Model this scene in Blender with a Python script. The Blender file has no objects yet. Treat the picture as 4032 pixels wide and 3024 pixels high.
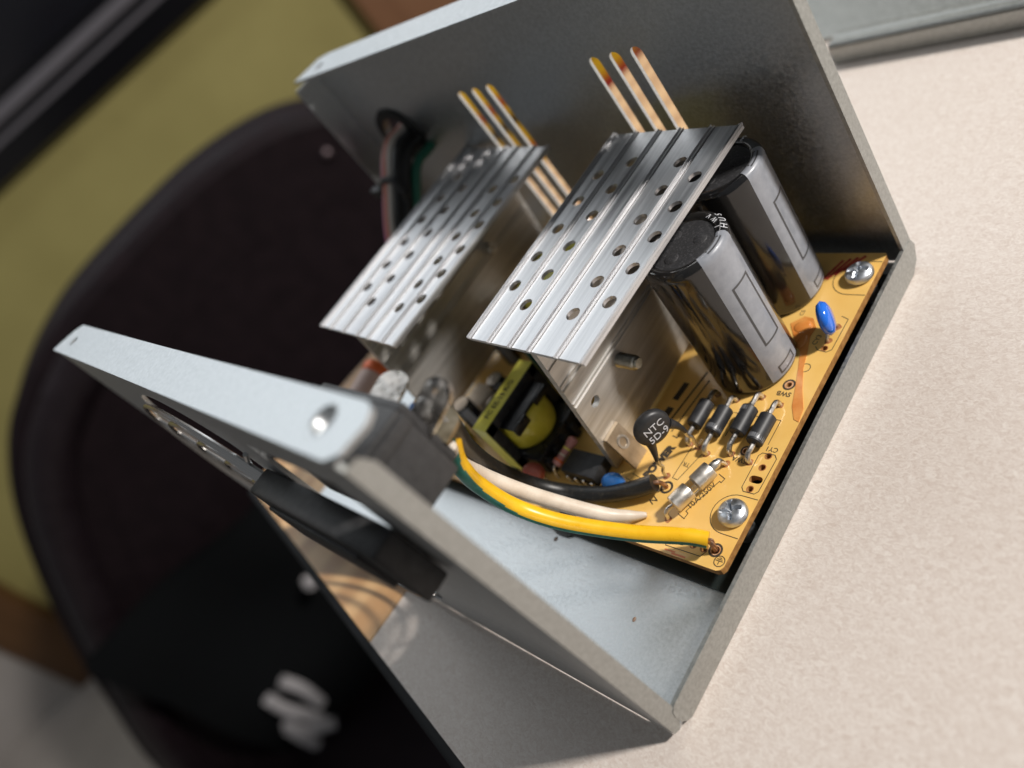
import bpy, bmesh, math, random
from mathutils import Vector, Matrix
from mathutils.geometry import tessellate_polygon
random.seed(7)
S = 0.001                                   # everything below is written in millimetres
scene = bpy.context.scene
COL = scene.collection
# ------------------------------------------------------------------ camera, world, lights, exposure
R = ((0.63858, 0.53058, -0.5574), (0.11956, -0.78393, -0.60923), (-0.76021, 0.3224, -0.56404))
CAM = Vector((80.047, -12.584, 131.522))
cd = bpy.data.cameras.new('camera'); cam = bpy.data.objects.new('camera', cd); COL.objects.link(cam)
rx, dn, fw = Vector(R[0]), Vector(R[1]), Vector(R[2])
m = Matrix.Identity(4)
for i in range(3):
    m[i][0] = rx[i]; m[i][1] = -dn[i]; m[i][2] = -fw[i]; m[i][3] = CAM[i] * S
cam.matrix_world = m
cd.sensor_width = 36; cd.lens = 36 * 3202.7 / 4032
cd.clip_start = 0.01; cd.clip_end = 50
cd.dof.use_dof = True; cd.dof.focus_distance = 0.154; cd.dof.aperture_fstop = 8.8
scene.camera = cam
w = bpy.data.worlds.new('World'); scene.world = w; w.use_nodes = True
bg = w.node_tree.nodes['Background']; bg.inputs[0].default_value = (0.9, 0.95, 1.0, 1); bg.inputs[1].default_value = 0.12
scene.view_settings.view_transform = 'Standard'; scene.view_settings.look = 'None'
scene.view_settings.exposure = 0.0; scene.view_settings.gamma = 1.0
def area(name, loc, target, sx, sy, power, col):
    l = bpy.data.lights.new(name, 'AREA'); l.shape = 'RECTANGLE'; l.size = sx; l.size_y = sy; l.energy = power; l.color = col
    o = bpy.data.objects.new(name, l); COL.objects.link(o); o.location = loc
    o.rotation_euler = (Vector(target) - Vector(loc)).to_track_quat('-Z', 'Y').to_euler()
    return o
# warm lamp to the right of the table, broad cool ceiling light on the left beyond the case
area('room_lamp', (0.885, 0.67, 0.90), (0, 0.05, 0), 0.12, 0.12, 26.5, (1.0, 0.95, 0.90))
area('window_light', (-0.92, 0.46, 0.80), (-0.05, 0.05, 0.05), 1.45, 0.85, 7.2, (0.88, 0.94, 1.0))

# ------------------------------------------------------------------ materials
def mat(name, col, rough=0.5, metal=0.0, spec=0.5, coat=0.0):
    mt = bpy.data.materials.new(name); mt.use_nodes = True
    b = mt.node_tree.nodes['Principled BSDF']
    b.inputs['Base Color'].default_value = (*col, 1); b.inputs['Roughness'].default_value = rough
    b.inputs['Metallic'].default_value = metal; b.inputs['Specular IOR Level'].default_value = spec
    b.inputs['Coat Weight'].default_value = coat
    return mt
def nd(mt, t, **kw):
    n = mt.node_tree.nodes.new(t)
    for k, v in kw.items(): setattr(n, k, v)
    return n
def noisy(mt, scale, c1, c2, stretch=(1, 1, 1), rough=None, bump=0.0, detail=6, lo=0.35, hi=0.65, bscale=None, bdist=0.00005, nrough=0.6, rot=(0, 0, 0)):
    """mottled colour, optional roughness range and fine relief, in object space (metres)"""
    t = mt.node_tree; b = t.nodes['Principled BSDF']
    co = nd(mt, 'ShaderNodeTexCoord'); mp = nd(mt, 'ShaderNodeMapping'); mp.inputs['Scale'].default_value = stretch
    mp.inputs['Rotation'].default_value = rot
    t.links.new(co.outputs['Object'], mp.inputs[0])
    n = nd(mt, 'ShaderNodeTexNoise'); n.inputs['Scale'].default_value = scale; n.inputs['Detail'].default_value = detail
    n.inputs['Roughness'].default_value = nrough
    t.links.new(mp.outputs[0], n.inputs['Vector'])
    r = nd(mt, 'ShaderNodeValToRGB'); r.color_ramp.elements[0].position = lo; r.color_ramp.elements[1].position = hi
    r.color_ramp.elements[0].color = (*c1, 1); r.color_ramp.elements[1].color = (*c2, 1)
    t.links.new(n.outputs[0], r.inputs[0]); t.links.new(r.outputs[0], b.inputs['Base Color'])
    if rough:
        mr = nd(mt, 'ShaderNodeMapRange'); mr.inputs['From Min'].default_value = lo; mr.inputs['From Max'].default_value = hi
        mr.inputs['To Min'].default_value = rough[0]; mr.inputs['To Max'].default_value = rough[1]
        t.links.new(n.outputs[0], mr.inputs[0]); t.links.new(mr.outputs[0], b.inputs['Roughness'])
    if bump:
        n2 = nd(mt, 'ShaderNodeTexNoise'); n2.inputs['Scale'].default_value = bscale or scale; n2.inputs['Detail'].default_value = 5
        t.links.new(mp.outputs[0], n2.inputs['Vector'])
        bp = nd(mt, 'ShaderNodeBump'); bp.inputs['Strength'].default_value = bump; bp.inputs['Distance'].default_value = bdist
        t.links.new(n2.outputs[0], bp.inputs['Height']); t.links.new(bp.outputs[0], b.inputs['Normal'])
    return mt
M = {}
M['zinc'] = noisy(mat('galvanised_steel', (.5, .52, .53), .36, 1), 1300, (.48, .50, .505), (.62, .64, .65), rough=(.36, .50), bump=.18, bscale=1700, bdist=.00002, detail=8, nrough=.7, lo=.38, hi=.62)
M['zinc_dull'] = noisy(mat('dull_galvanised_steel', (.4, .41, .40), .5, 1), 1300, (.36, .365, .35), (.50, .505, .485), rough=(.45, .62), bump=.5, bscale=1900, bdist=.00003, detail=8, nrough=.7, lo=.38, hi=.62)
M['alu'] = noisy(mat('brushed_aluminium', (.75, .75, .76), .3, 1), 700, (.44, .44, .45), (.68, .68, .69), stretch=(1, .04, 1), rough=(.36, .50), bump=.25, bscale=1500, bdist=.00002)
M['alu_warm'] = noisy(mat('aged_aluminium', (.6, .58, .55), .4, .7), 600, (.44, .425, .40), (.62, .605, .58), stretch=(1, .05, 1), rough=(.44, .58), bump=.4, bscale=1000, bdist=.00003)
M['pcb'] = noisy(mat('amber_laminate', (.78, .45, .12), .32, 0, .5, .25), 90, (.85, .51, .135), (.90, .57, .17), rough=(.28, .40), bump=.15, bscale=1500, bdist=.00002)
M['pcb_edge'] = noisy(mat('cut_laminate_edge', (.4, .2, .06), .7), 700, (.30, .135, .035), (.50, .25, .075), bump=.6, bscale=900, bdist=.0001)
M['print'] = mat('black_print', (.05, .04, .028), .6)
M['pad'] = noisy(mat('bare_pad', (.72, .38, .2), .35), 900, (.55, .25, .1), (.82, .5, .3))
M['hole'] = mat('dark_hole', (.14, .045, .018), .8)
M['hole_stain'] = noisy(mat('scorched_laminate', (.35, .13, .04), .5), 900, (.30, .10, .03), (.52, .22, .08))
M['red_ink'] = noisy(mat('red_marker_ink', (.5, .03, .03), .5), 500, (.42, .02, .02), (.6, .10, .05))
M['pink_ink'] = mat('faint_red_ink', (.85, .25, .10), .5)
M['flux'] = noisy(mat('orange_flux_resin', (.6, .16, .02), .22, 0, .5, .3), 160, (.66, .21, .04), (.82, .38, .10), bump=.3, bscale=220, bdist=.0003)
M['black'] = noisy(mat('black_plastic', (.02, .02, .021), .5, 0, .3), 700, (.014, .014, .015), (.03, .03, .031), bump=.25, bscale=1400, bdist=.00003)
M['inlet'] = noisy(mat('charcoal_plastic', (.04, .04, .042), .5), 900, (.020, .020, .021), (.032, .032, .033), bump=.3, bscale=1900, bdist=.00002)
M['rubber'] = noisy(mat('dusty_black_rubber', (.018, .018, .018), .42), 1500, (.008, .008, .008), (.07, .06, .045), lo=.55, hi=.82, bump=.3, bscale=1500, bdist=.00004)
M['sleeve'] = noisy(mat('black_shrink_sleeve', (.012, .012, .013), .13, 0, .6, .3), 150, (.009, .009, .010), (.018, .017, .016), rough=(.10, .22), bump=.4, bscale=170, bdist=.00025)
M['captop'] = noisy(mat('speckled_black_disc', (.03, .03, .032), .6), 2600, (.022, .022, .024), (.11, .11, .115), lo=.5, hi=.82, bump=.5, bscale=2200, bdist=.00005)
M['stripe'] = noisy(mat('grey_stripe_print', (.36, .38, .42), .35, 0, .5, .2), 350, (.235, .25, .28), (.30, .315, .35), rough=(.28, .42))
M['frame'] = mat('stripe_frame_print', (.06, .06, .062), .4)
M['white'] = mat('white_print', (.62, .63, .66), .4)
M['tin'] = noisy(mat('tinned_wire', (.6, .58, .55), .3, 1), 900, (.5, .48, .45), (.75, .73, .7), rough=(.22, .42), bump=.3, bscale=1200)
M['rib_shade'] = mat('rib_shade_line', (.10, .095, .085), .8)  # dark tone standing in for the shadow line beside each rib
M['thread'] = noisy(mat('screw_thread', (.4, .4, .37), .35, 1), 700, (.28, .28, .25), (.5, .5, .46))
M['solder'] = noisy(mat('solder', (.62, .58, .54), .25, 1), 420, (.26, .24, .22), (.66, .63, .60), rough=(.16, .5), bump=.6, bscale=420, bdist=.0003)
M['nickel'] = noisy(mat('nickel_cap', (.68, .65, .6), .3, 1), 500, (.60, .57, .52), (.78, .75, .70), rough=(.34, .48), bump=.15, bscale=700)
M['speck'] = mat('rust_speck', (.20, .13, .09), .7)
M['clip'] = noisy(mat('bronzed_clip', (.45, .36, .26), .4, .8), 300, (.36, .29, .21), (.52, .43, .32))
M['brass'] = noisy(mat('tarnished_lug', (.6, .5, .34), .38, 1), 300, (.30, .25, .17), (.55, .48, .36))
M['screw'] = noisy(mat('zinc_screw', (.6, .63, .67), .28, 1), 500, (.5, .53, .57), (.72, .75, .79), rough=(.34, .48), bump=.4, bscale=900)
M['copper'] = noisy(mat('copper_strand', (.45, .25, .15), .4, 1), 800, (.32, .17, .10), (.55, .35, .24))
M['diode'] = noisy(mat('diode_black', (.02, .021, .024), .48), 600, (.016, .017, .02), (.03, .031, .034), bump=.3, bscale=500, bdist=.0001)
M['band'] = noisy(mat('diode_band', (.30, .31, .33), .35), 500, (.10, .105, .115), (.19, .195, .21))
M['ntc'] = noisy(mat('thermistor_black', (.022, .023, .025), .42), 800, (.018, .019, .02), (.03, .03, .032), bump=.3, bscale=900, bdist=.00005)
M['yellow_wire'] = noisy(mat('yellow_insulation', (.83, .46, .012), .3), 200, (.78, .42, .01), (.86, .50, .015), rough=(.25, .38))
M['green_wire'] = noisy(mat('green_insulation', (.02, .16, .12), .35), 300, (.015, .13, .09), (.03, .20, .15))
M['white_wire'] = noisy(mat('cream_insulation', (.66, .57, .46), .4), 250, (.60, .51, .41), (.72, .64, .54))
M['tape'] = noisy(mat('yellow_tape', (.70, .62, .08), .32, 0, .5, .2), 130, (.78, .71, .09), (.88, .82, .16), bump=.3, bscale=160, bdist=.0003)
M['winding'] = noisy(mat('amber_film_winding', (.50, .42, .035), .3, 0, .5, .3), 140, (.52, .44, .03), (.72, .63, .07), bump=.5, bscale=140, bdist=.0005)
M['blue'] = mat('blue_epoxy', (.02, .16, .72), .14, 0, .6, .5)
M['blue2'] = mat('matt_blue_epoxy', (.03, .17, .52), .3)
M['redbrown'] = mat('red_brown_ceramic', (.30, .06, .035), .45)
M['pink'] = noisy(mat('pink_resistor_body', (.52, .22, .20), .45), 300, (.45, .17, .16), (.58, .28, .26))
M['cream_part'] = mat('cream_ceramic', (.62, .54, .45), .5)
M['palepink'] = mat('pale_pink_sleeve', (.62, .44, .38), .5)
M['orange'] = mat('orange_cap', (.72, .14, .03), .45)
M['green'] = mat('dark_green_film', (.01, .10, .07), .3)
M['redw'] = mat('red_insulation', (.55, .05, .05), .4)
M['salmon'] = mat('salmon_insulation', (.62, .25, .19), .4)
M['violet'] = mat('violet_insulation', (.66, .22, .45), .4)
M['greyw'] = mat('grey_insulation', (.55, .50, .45), .45)
M['greenw'] = mat('green_insulation_bundle', (.02, .16, .10), .4)
M['clear'] = mat('clear_film', (.16, .19, .2), .18, 0, .6)
M['clear'].node_tree.nodes['Principled BSDF'].inputs['Alpha'].default_value = .35
gl = mat('fuse_glass', (1, .98, .92), .03); gl.node_tree.nodes['Principled BSDF'].inputs['Transmission Weight'].default_value = 1; M['glass'] = gl
M['gloss_black'] = noisy(mat('glossy_black_plastic', (.008, .008, .009), .3), 300, (.006, .006, .007), (.012, .012, .013), rough=(.24, .4))
M['sheet'] = mat('black_insulating_sheet', (.016, .022, .021), .35)
M['chrome'] = mat('chrome_wire', (.7, .68, .66), .22, 1)
# table
M['cream'] = noisy(mat('cream_laminate', (.7, .6, .5), .42), 700, (.575, .485, .425), (.745, .685, .63), stretch=(1, 1.6, 1), rough=(.40, .50), bump=.06, bscale=900, bdist=.00004, detail=9, lo=.37, hi=.63, nrough=.74, rot=(0, 0, .5))
t = M['cream'].node_tree; nz = [n for n in t.nodes if n.type == 'TEX_NOISE']
for n in nz: n.inputs['Distortion'].default_value = 1.6
M['edging'] = mat('black_edging', (.006, .007, .009), .6, 0, .15)
wd = mat('oak_wood', (.55, .3, .12), .45); M['wood'] = wd
t = wd.node_tree; co = nd(wd, 'ShaderNodeTexCoord'); mp = nd(wd, 'ShaderNodeMapping'); mp.inputs['Rotation'].default_value = (0, 0, .45); mp.inputs['Scale'].default_value = (1, .35, 1)
wv = nd(wd, 'ShaderNodeTexWave'); wv.inputs['Scale'].default_value = 26; wv.inputs['Distortion'].default_value = 9; wv.inputs['Detail'].default_value = 3; wv.inputs['Detail Scale'].default_value = 1.2
rp = nd(wd, 'ShaderNodeValToRGB'); rp.color_ramp.elements[0].color = (.46, .25, .10, 1); rp.color_ramp.elements[1].color = (.66, .41, .19, 1)
t.links.new(co.outputs['Object'], mp.inputs[0]); t.links.new(mp.outputs[0], wv.inputs['Vector']); t.links.new(wv.outputs[0], rp.inputs[0]); t.links.new(rp.outputs[0], t.nodes['Principled BSDF'].inputs['Base Color'])
# room
M['olive'] = noisy(mat('olive_paint', (.33, .28, .085), .7), 6, (.37, .318, .108), (.42, .363, .128))
M['casing'] = noisy(mat('dark_brown_wood', (.12, .055, .02), .4), 14, (.10, .045, .015), (.16, .075, .025), stretch=(1, 1, .1))
M['pale_door'] = noisy(mat('pale_grey_paint', (.5, .46, .43), .6), 5, (.46, .42, .39), (.54, .50, .47))
M['cabinet'] = noisy(mat('red_brown_wood', (.25, .12, .06), .4), 14, (.23, .11, .055), (.31, .155, .08), stretch=(1, 1, .1))
M['floor'] = noisy(mat('pale_floor', (.42, .38, .34), .5), 10, (.40, .36, .325), (.47, .425, .385))
M['leather'] = noisy(mat('dark_leather', (.010, .006, .007), .5, 0, .12), 60, (.011, .007, .0085), (.015, .009, .011), rough=(.55, .7), bump=.15, bscale=300, bdist=.0003)
M['rim_leather'] = noisy(mat('rim_leather', (.02, .014, .017), .42, 0, .35), 60, (.013, .008, .010), (.018, .012, .015), rough=(.38, .5))
M['piping'] = mat('plum_piping', (.05, .035, .05), .4)
M['nub'] = mat('leather_glint', (.26, .20, .21), .45, 1)  # pale metal for beads that imitate highlights on the leather
M['cloth'] = noisy(mat('black_cloth', (.004, .005, .006), .95, 0, .15), 900, (.003, .0035, .004), (.006, .007, .008))
M['cloth_print'] = mat('white_cloth_print', (.50, .48, .49), .8)
M['tv_black'] = mat('tv_black', (.006, .006, .008), .3)
M['tv_gloss'] = mat('tv_gloss_trim', (.16, .15, .165), .2)
M['screen'] = mat('dark_screen', (.012, .012, .016), .2)
M['pack_y'] = mat('yellow_wrapper', (.75, .42, .01), .3)
M['pack_r'] = mat('red_wrapper', (.40, .03, .02), .35)

# ------------------------------------------------------------------ mesh helpers (mm)
class MB:
    def __init__(self): self.v = []; self.f = []; self.mi = []
    def add(self, vs, fs, mi=0):
        b = len(self.v); self.v += [Vector(p) for p in vs]
        for f in fs: self.f.append([b + i for i in f]); self.mi.append(mi)
        return self
    def bm(self, bm, mi=0):
        bm.verts.index_update()
        self.add([v.co.copy() for v in bm.verts], [[v.index for v in f.verts] for f in bm.faces], mi); bm.free(); return self
    def box(self, lo, hi, bev=0, mi=0, seg=2, xf=None):
        bm = bmesh.new(); bmesh.ops.create_cube(bm, size=1)
        for v in bm.verts:
            v.co = Vector([lo[i] + (v.co[i] + .5) * (hi[i] - lo[i]) for i in range(3)])
        if bev: bmesh.ops.bevel(bm, geom=bm.edges[:], offset=bev, segments=seg, affect='EDGES', profile=.5)
        if xf:
            for v in bm.verts: v.co = xf(v.co)
        return self.bm(bm, mi)
    def lathe(self, prof, base, axis=(0, 0, 1), n=32, mi=0, x0=None, a0=0, a1=2 * math.pi, cap=True):
        az = Vector(axis).normalized(); ax = Vector(x0) if x0 else az.orthogonal(); ax = (ax - az * ax.dot(az)).normalized(); ay = az.cross(ax)
        full = abs(a1 - a0 - 2 * math.pi) < 1e-6; k = n if full else n + 1; base = Vector(base); vs = []; fs = []
        for r, h in prof:
            for i in range(k):
                a = a0 + (a1 - a0) * i / n
                vs.append(base + az * h + ax * (r * math.cos(a)) + ay * (r * math.sin(a)))
        for j in range(len(prof) - 1):
            for i in range(n if not full else k):
                i2 = (i + 1) % k
                fs.append((j * k + i, j * k + i2, (j + 1) * k + i2, (j + 1) * k + i))
        if full and cap:
            if prof[0][0] > 1e-6: fs.append(list(range(k))[::-1])
            if prof[-1][0] > 1e-6: fs.append([(len(prof) - 1) * k + i for i in range(k)])
        return self.add(vs, fs, mi)
    def cyl(self, a, b, r, n=20, bev=0, mi=0, r2=None):
        a = Vector(a); b = Vector(b); L = (b - a).length; r2 = r if r2 is None else r2
        pr = [(r - bev, 0), (r, bev), (r2, L - bev), (r2 - bev, L)] if bev else [(r, 0), (r2, L)]
        return self.lathe(pr, a, b - a, n, mi)
    def tube(self, pts, r, n=10, sub=6, mi=0, mif=None, radii=None):
        P = [Vector(p) for p in pts]; out = []
        for i in range(len(P) - 1):
            p0 = P[max(i - 1, 0)]; p1 = P[i]; p2 = P[i + 1]; p3 = P[min(i + 2, len(P) - 1)]
            for s in range(sub):
                q = s / sub
                out.append((i + q, .5 * (2 * p1 + (p2 - p0) * q + (2 * p0 - 5 * p1 + 4 * p2 - p3) * q * q + (3 * p1 - p0 - 3 * p2 + p3) * q ** 3)))
        out.append((len(P) - 1, P[-1])); vs = []; fs = []; mis = []; nrm = None
        for i, (tt, p) in enumerate(out):
            tg = (out[min(i + 1, len(out) - 1)][1] - out[max(i - 1, 0)][1]).normalized()
            nrm = tg.orthogonal() if nrm is None else (nrm - tg * nrm.dot(tg)); nrm.normalize(); bi = tg.cross(nrm)
            rr = r
            if radii: k = int(min(tt, len(radii) - 1.0001)); rr = radii[k] + (radii[min(k + 1, len(radii) - 1)] - radii[k]) * (tt - k)
            for j in range(n):
                a = 2 * math.pi * j / n; vs.append(p + nrm * (rr * math.cos(a)) + bi * (rr * math.sin(a)))
        b = len(self.v); self.v += vs
        for i in range(len(out) - 1):
            for j in range(n):
                j2 = (j + 1) % n; f = (i * n + j, i * n + j2, (i + 1) * n + j2, (i + 1) * n + j)
                mm = mi
                if mif: c = (vs[f[0]] + vs[f[1]] + vs[f[2]] + vs[f[3]]) / 4 - (out[i][1] + out[i + 1][1]) / 2; mm = mif(c.normalized())
                self.f.append([b + q for q in f]); self.mi.append(mm)
        self.f.append([b + j for j in range(n)][::-1]); self.mi.append(mi); self.f.append([b + (len(out) - 1) * n + j for j in range(n)]); self.mi.append(mi)
        return self
    def ball(self, c, rad, n=16, m_=10, mi=0, rot=None):
        bm = bmesh.new(); bmesh.ops.create_uvsphere(bm, u_segments=n, v_segments=m_, radius=1)
        for v in bm.verts:
            p = Vector((v.co.x * rad[0], v.co.y * rad[1], v.co.z * rad[2])); p = rot @ p if rot else p; v.co = p + Vector(c)
        return self.bm(bm, mi)
    def sheet(self, outline, holes, fn, th, mi=0, mi_side=None):
        loops = [outline] + list(holes)
        flat = [p for lp in loops for p in lp]
        tris = tessellate_polygon([[Vector((p[0], p[1], 0)) for p in lp] for lp in loops])
        n = len(flat); vs = [fn(p[0], p[1], 0) for p in flat] + [fn(p[0], p[1], th) for p in flat]
        fs = []
        for a, b_, c in tris:
            A, B, C_ = flat[a], flat[b_], flat[c]
            if (B[0] - A[0]) * (C_[1] - A[1]) - (B[1] - A[1]) * (C_[0] - A[0]) < 0: b_, c = c, b_
            fs.append((a + n, b_ + n, c + n)); fs.append((c, b_, a))
        self.add(vs, fs, mi); base = len(self.v) - 2 * n; o = 0
        for li, lp in enumerate(loops):
            k = len(lp); ar = sum(lp[i][0] * lp[(i + 1) % k][1] - lp[(i + 1) % k][0] * lp[i][1] for i in range(k))
            for i in range(k):
                j = (i + 1) % k; q = [base + o + i, base + o + j, base + n + o + j, base + n + o + i]
                if (ar > 0) != (li == 0): q.reverse()
                self.f.append(q); self.mi.append(mi if mi_side is None else mi_side)
            o += k
        return self
    def build(self, name, mats, parent=None, angle=35, label=None, flatshade=False):
        mats = mats if isinstance(mats, (list, tuple)) else [mats]
        me = bpy.data.meshes.new(name)
        me.from_pydata([tuple(p * S) for p in self.v], [], self.f)
        for mm in mats: me.materials.append(M[mm])
        me.polygons.foreach_set('material_index', self.mi)
        if not flatshade:
            me.polygons.foreach_set('use_smooth', [True] * len(me.polygons)); me.set_sharp_from_angle(angle=math.radians(angle))
        me.update()
        o = bpy.data.objects.new(name, me); COL.objects.link(o)
        if parent is not None:
            o.parent = parent; off = Vector(parent.get('_base', (0, 0, 0))) if '_base' in parent else Vector((0, 0, 0))
            o.location = -off * S
        if label: o['label'] = label
        return o
BASES = []
def thing(name, label, cat, base=(0, 0, 0), group=None):
    o = bpy.data.objects.new(name, None); COL.objects.link(o); o.location = Vector(base) * S; o.empty_display_size = .01
    o['label'] = label; o['category'] = cat; o['_base'] = list(base); BASES.append(o)
    if group: o['group'] = group
    return o
def tag(o, label, cat, group=None):
    o['label'] = label; o['category'] = cat
    if group: o['group'] = group
    # put the origin at the base of the thing
    vs = o.data.vertices; n = len(vs)
    c = Vector((sum(v.co.x for v in vs) / n, sum(v.co.y for v in vs) / n, min(v.co.z for v in vs)))
    o.data.transform(Matrix.Translation(-c)); o.location = c
    return o
def struct(o): o['kind'] = 'structure'; return o
def circle(x, y, r, n=20, ry=None, a0=0.):
    ry = ry or r; return [(x + r * math.cos(2 * math.pi * i / n + a0), y + ry * math.sin(2 * math.pi * i / n + a0)) for i in range(n)]
def slot(x0, y0, x1, y1, r, n=6):
    """a rounded slot between two points"""
    d = Vector((x1 - x0, y1 - y0)); a = math.atan2(d.y, d.x); o = []
    for i in range(n + 1): b = a - math.pi / 2 + math.pi * i / n; o.append((x1 + r * math.cos(b), y1 + r * math.sin(b)))
    for i in range(n + 1): b = a + math.pi / 2 + math.pi * i / n; o.append((x0 + r * math.cos(b), y0 + r * math.sin(b)))
    return o
def text(s, size, org, xd, yd, name, material, parent, thick=.03, bold=0.0, sx=1.0, label=None):
    cu = bpy.data.curves.new(name, 'FONT'); cu.body = s; cu.size = size * S; cu.align_x = 'CENTER'; cu.align_y = 'CENTER'
    cu.extrude = thick * S / 2; cu.offset = bold * S; cu.resolution_u = 3
    tmp = bpy.data.objects.new('tmp', cu); COL.objects.link(tmp)
    me = bpy.data.meshes.new_from_object(tmp.evaluated_get(bpy.context.evaluated_depsgraph_get()))
    bpy.data.objects.remove(tmp); bpy.data.curves.remove(cu)
    x = Vector(xd).normalized(); y = Vector(yd); y = (y - x * y.dot(x)).normalized(); z = x.cross(y)
    mx = Matrix(((x.x * sx, y.x, z.x, org[0] * S), (x.y * sx, y.y, z.y, org[1] * S), (x.z * sx, y.z, z.z, org[2] * S), (0, 0, 0, 1)))
    me.transform(mx); me.name = name; me.materials.clear(); me.materials.append(M[material])
    o = bpy.data.objects.new(name, me); COL.objects.link(o); o.parent = parent
    if '_base' in parent: o.location = -Vector(parent['_base']) * S
    if label: o['label'] = label
    return o
def stroke(mb, pts, w, z, th=.03, closed=False, mi=0):
    """flat printed line on a horizontal plane"""
    n = len(pts); P = [Vector((p[0], p[1])) for p in pts]; seg = range(n if closed else n - 1)
    vs = []; fs = []
    for i in seg:
        a = P[i]; b = P[(i + 1) % n]; d = (b - a)
        if d.length < 1e-6: continue
        d.normalize(); nn = Vector((-d.y, d.x)) * w / 2; a2 = a - d * w * .4; b2 = b + d * w * .4; k = len(vs)
        vs += [(a2.x - nn.x, a2.y - nn.y, z + th), (b2.x - nn.x, b2.y - nn.y, z + th), (b2.x + nn.x, b2.y + nn.y, z + th), (a2.x + nn.x, a2.y + nn.y, z + th)]
        fs.append((k, k + 1, k + 2, k + 3)); z += .0006
    mb.add(vs, fs, mi)
def ring(mb, x, y, ro, ri, z, th=.03, n=28, mi=0):
    mb.lathe([(ri, 0), (ri, th), (ro, th), (ro, 0)], (x, y, z), n=n, mi=mi, cap=False)

# ------------------------------------------------------------------ table
E1 = Vector((.9835, -.181, 0)); E2 = Vector((.181, .9835, 0)); TA = Vector((-86.2, -17.2, 0))
def tb(p): return TA + E1 * p.x + E2 * p.y + Vector((0, 0, p.z))
table = thing('dining_table', 'light table of cream laminate with an oak strip and black edging', 'table', (-86, 100, -740))
skew = lambda p, k: tb(Vector((p.x - (.124 * p.y if k and p.x < 10 and p.x > -10 else 0), p.y, p.z)))
MB().box((.25, .8, -28), (900, 900, 0), 0, xf=lambda p: skew(p, 1)).build('laminate_top', 'cream', table)
MB().box((-106, .8, -28), (-.25, 900, 0), 0, xf=lambda p: skew(p, 1)).build('wood_strip', 'wood', table)
MB().box((-106, -1.6, -28.5), (900, .78, -.4), .4, xf=tb).build('edge_band', 'edging', table)
MB().box((-90, 15, -100), (880, 880, -28.6), 0, xf=tb).build('apron', 'edging', table)
for px, py in ((-60, 50), (840, 50), (-60, 840), (840, 840)):
    MB().box((px - 30, py - 30, -740), (px + 30, py + 30, -100.5), 2, xf=tb).build('leg', 'edging', table)

# ------------------------------------------------------------------ steel case
case = thing('power_supply_case', 'open galvanised steel power supply case lying on the cream table', 'metal case', (-73, 55, 0))
T = .8
def r_outline(x0, y0, x1, y1, r, n=5, corners=(1, 1, 1, 1)):
    o = []
    for (cx, cy, a), c in zip(((x0 + r, y0 + r, 180), (x1 - r, y0 + r, 270), (x1 - r, y1 - r, 0), (x0 + r, y1 - r, 90)), corners):
        if c: o += [(cx + r * math.cos(math.radians(a + 90 * i / n)), cy + r * math.sin(math.radians(a + 90 * i / n))) for i in range(n + 1)]
        else: o.append((x0 if a in (180, 90) else x1, y0 if a in (180, 270) else y1))
    return o
MB().sheet([(-147, 1.2), (-.9, 1.2), (-.9, 110), (-147, 110)], [], lambda u, v, q: (u, v, .05 + q), T).build('base_panel', 'zinc', case)
# front lip of the base
lip = r_outline(2.5, .05, 110.2, 7.2, 1.6, corners=(0, 0, 0, 1))
lip = [(4.2, .1), (107.2, .1), (109.9, 1.8), (111.2, 5.2), (110.6, 6.9), (109.5, 7.5), (3.6, 6.6), (2.6, 5.9), (2.2, 4.6), (2.3, 2.4), (3.0, 1.0)]
MB().sheet(lip, [], lambda u, v, q: (-T + q + .14, u, v), T).build('base_lip', 'zinc_dull', case)
# near wall: leans a little outwards, fan opening and socket cut-out
def near(u, v, q): return (u, q - v / 86 * 1.0, v)
FANX, FANZ, FANR = -84, 42, 38
fan_hole = [(min(x_, -60.0) if z_ > 33 else x_, z_) for x_, z_ in circle(FANX, FANZ, FANR, 96)]
cut = [(-44, 58), (-14, 58), (-14, 76.5), (-44, 76.5)]
nw = MB().sheet([(-147, 1.2), (-T, 1.2), (-T, 85.6), (-147, 85.6)], [fan_hole, cut], near, T).build('rear_wall', 'zinc', case)
MB().sheet([(.0, 2.2), (1.2, 1.6), (2.2, 2.6), (3.35, 7.0), (3.3, 82), (2.2, 84.3), (0, 84.6)], [], lambda u, v, q: (-T + q, u - v / 86 * 1.0, v), T).build('side_flange', 'zinc_dull', case)
MB().sheet([(-146.5, -1.3), (-2.2, -1.2), (-.2, .2), (.6, 4.6), (-.4, 6.6), (-2.2, 7.4), (-140.5, 7.3), (-143.2, 5.2)], [circle(-8.3, 3.5, 2.3, 20), circle(-136, 2.6, 1.3, 14)], lambda u, v, q: (u, v, 85.65 + q), T).build('top_flange', 'zinc', case)
MB().lathe([(.01, -1.5), (1.3, -1.5), (1.5, -1.1), (1.8, -.35), (2.3, .0), (2.75, .04), (2.9, .0)], (-8.3, 3.5, 86.45), n=28, cap=False).build('screw_dimple', 'zinc', case, angle=80)
# wire fan guard outside the near wall
fg = MB()
for r_ in (9, 16, 23, 30, 36): fg.tube([(FANX + r_ * math.cos(a * math.pi / 16), -1.3 - (FANZ + r_ * math.sin(a * math.pi / 16)) / 86, FANZ + r_ * math.sin(a * math.pi / 16)) for a in range(33)], .55, 8, 2)
g = fg.build('fan_guard', 'chrome', case)
for k in range(4):
    a = math.pi / 4 + k * math.pi / 2; c, s_ = math.cos(a), math.sin(a)
    MB().tube([(FANX + q * c, -1.0 + yy - (FANZ + q * s_) / 86, FANZ + q * s_) for q, yy in ((8, 0), (32, 0), (36, .1), (39.5, .7))], .5, 8, 4).build('guard_arm', 'chrome', g)
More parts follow.
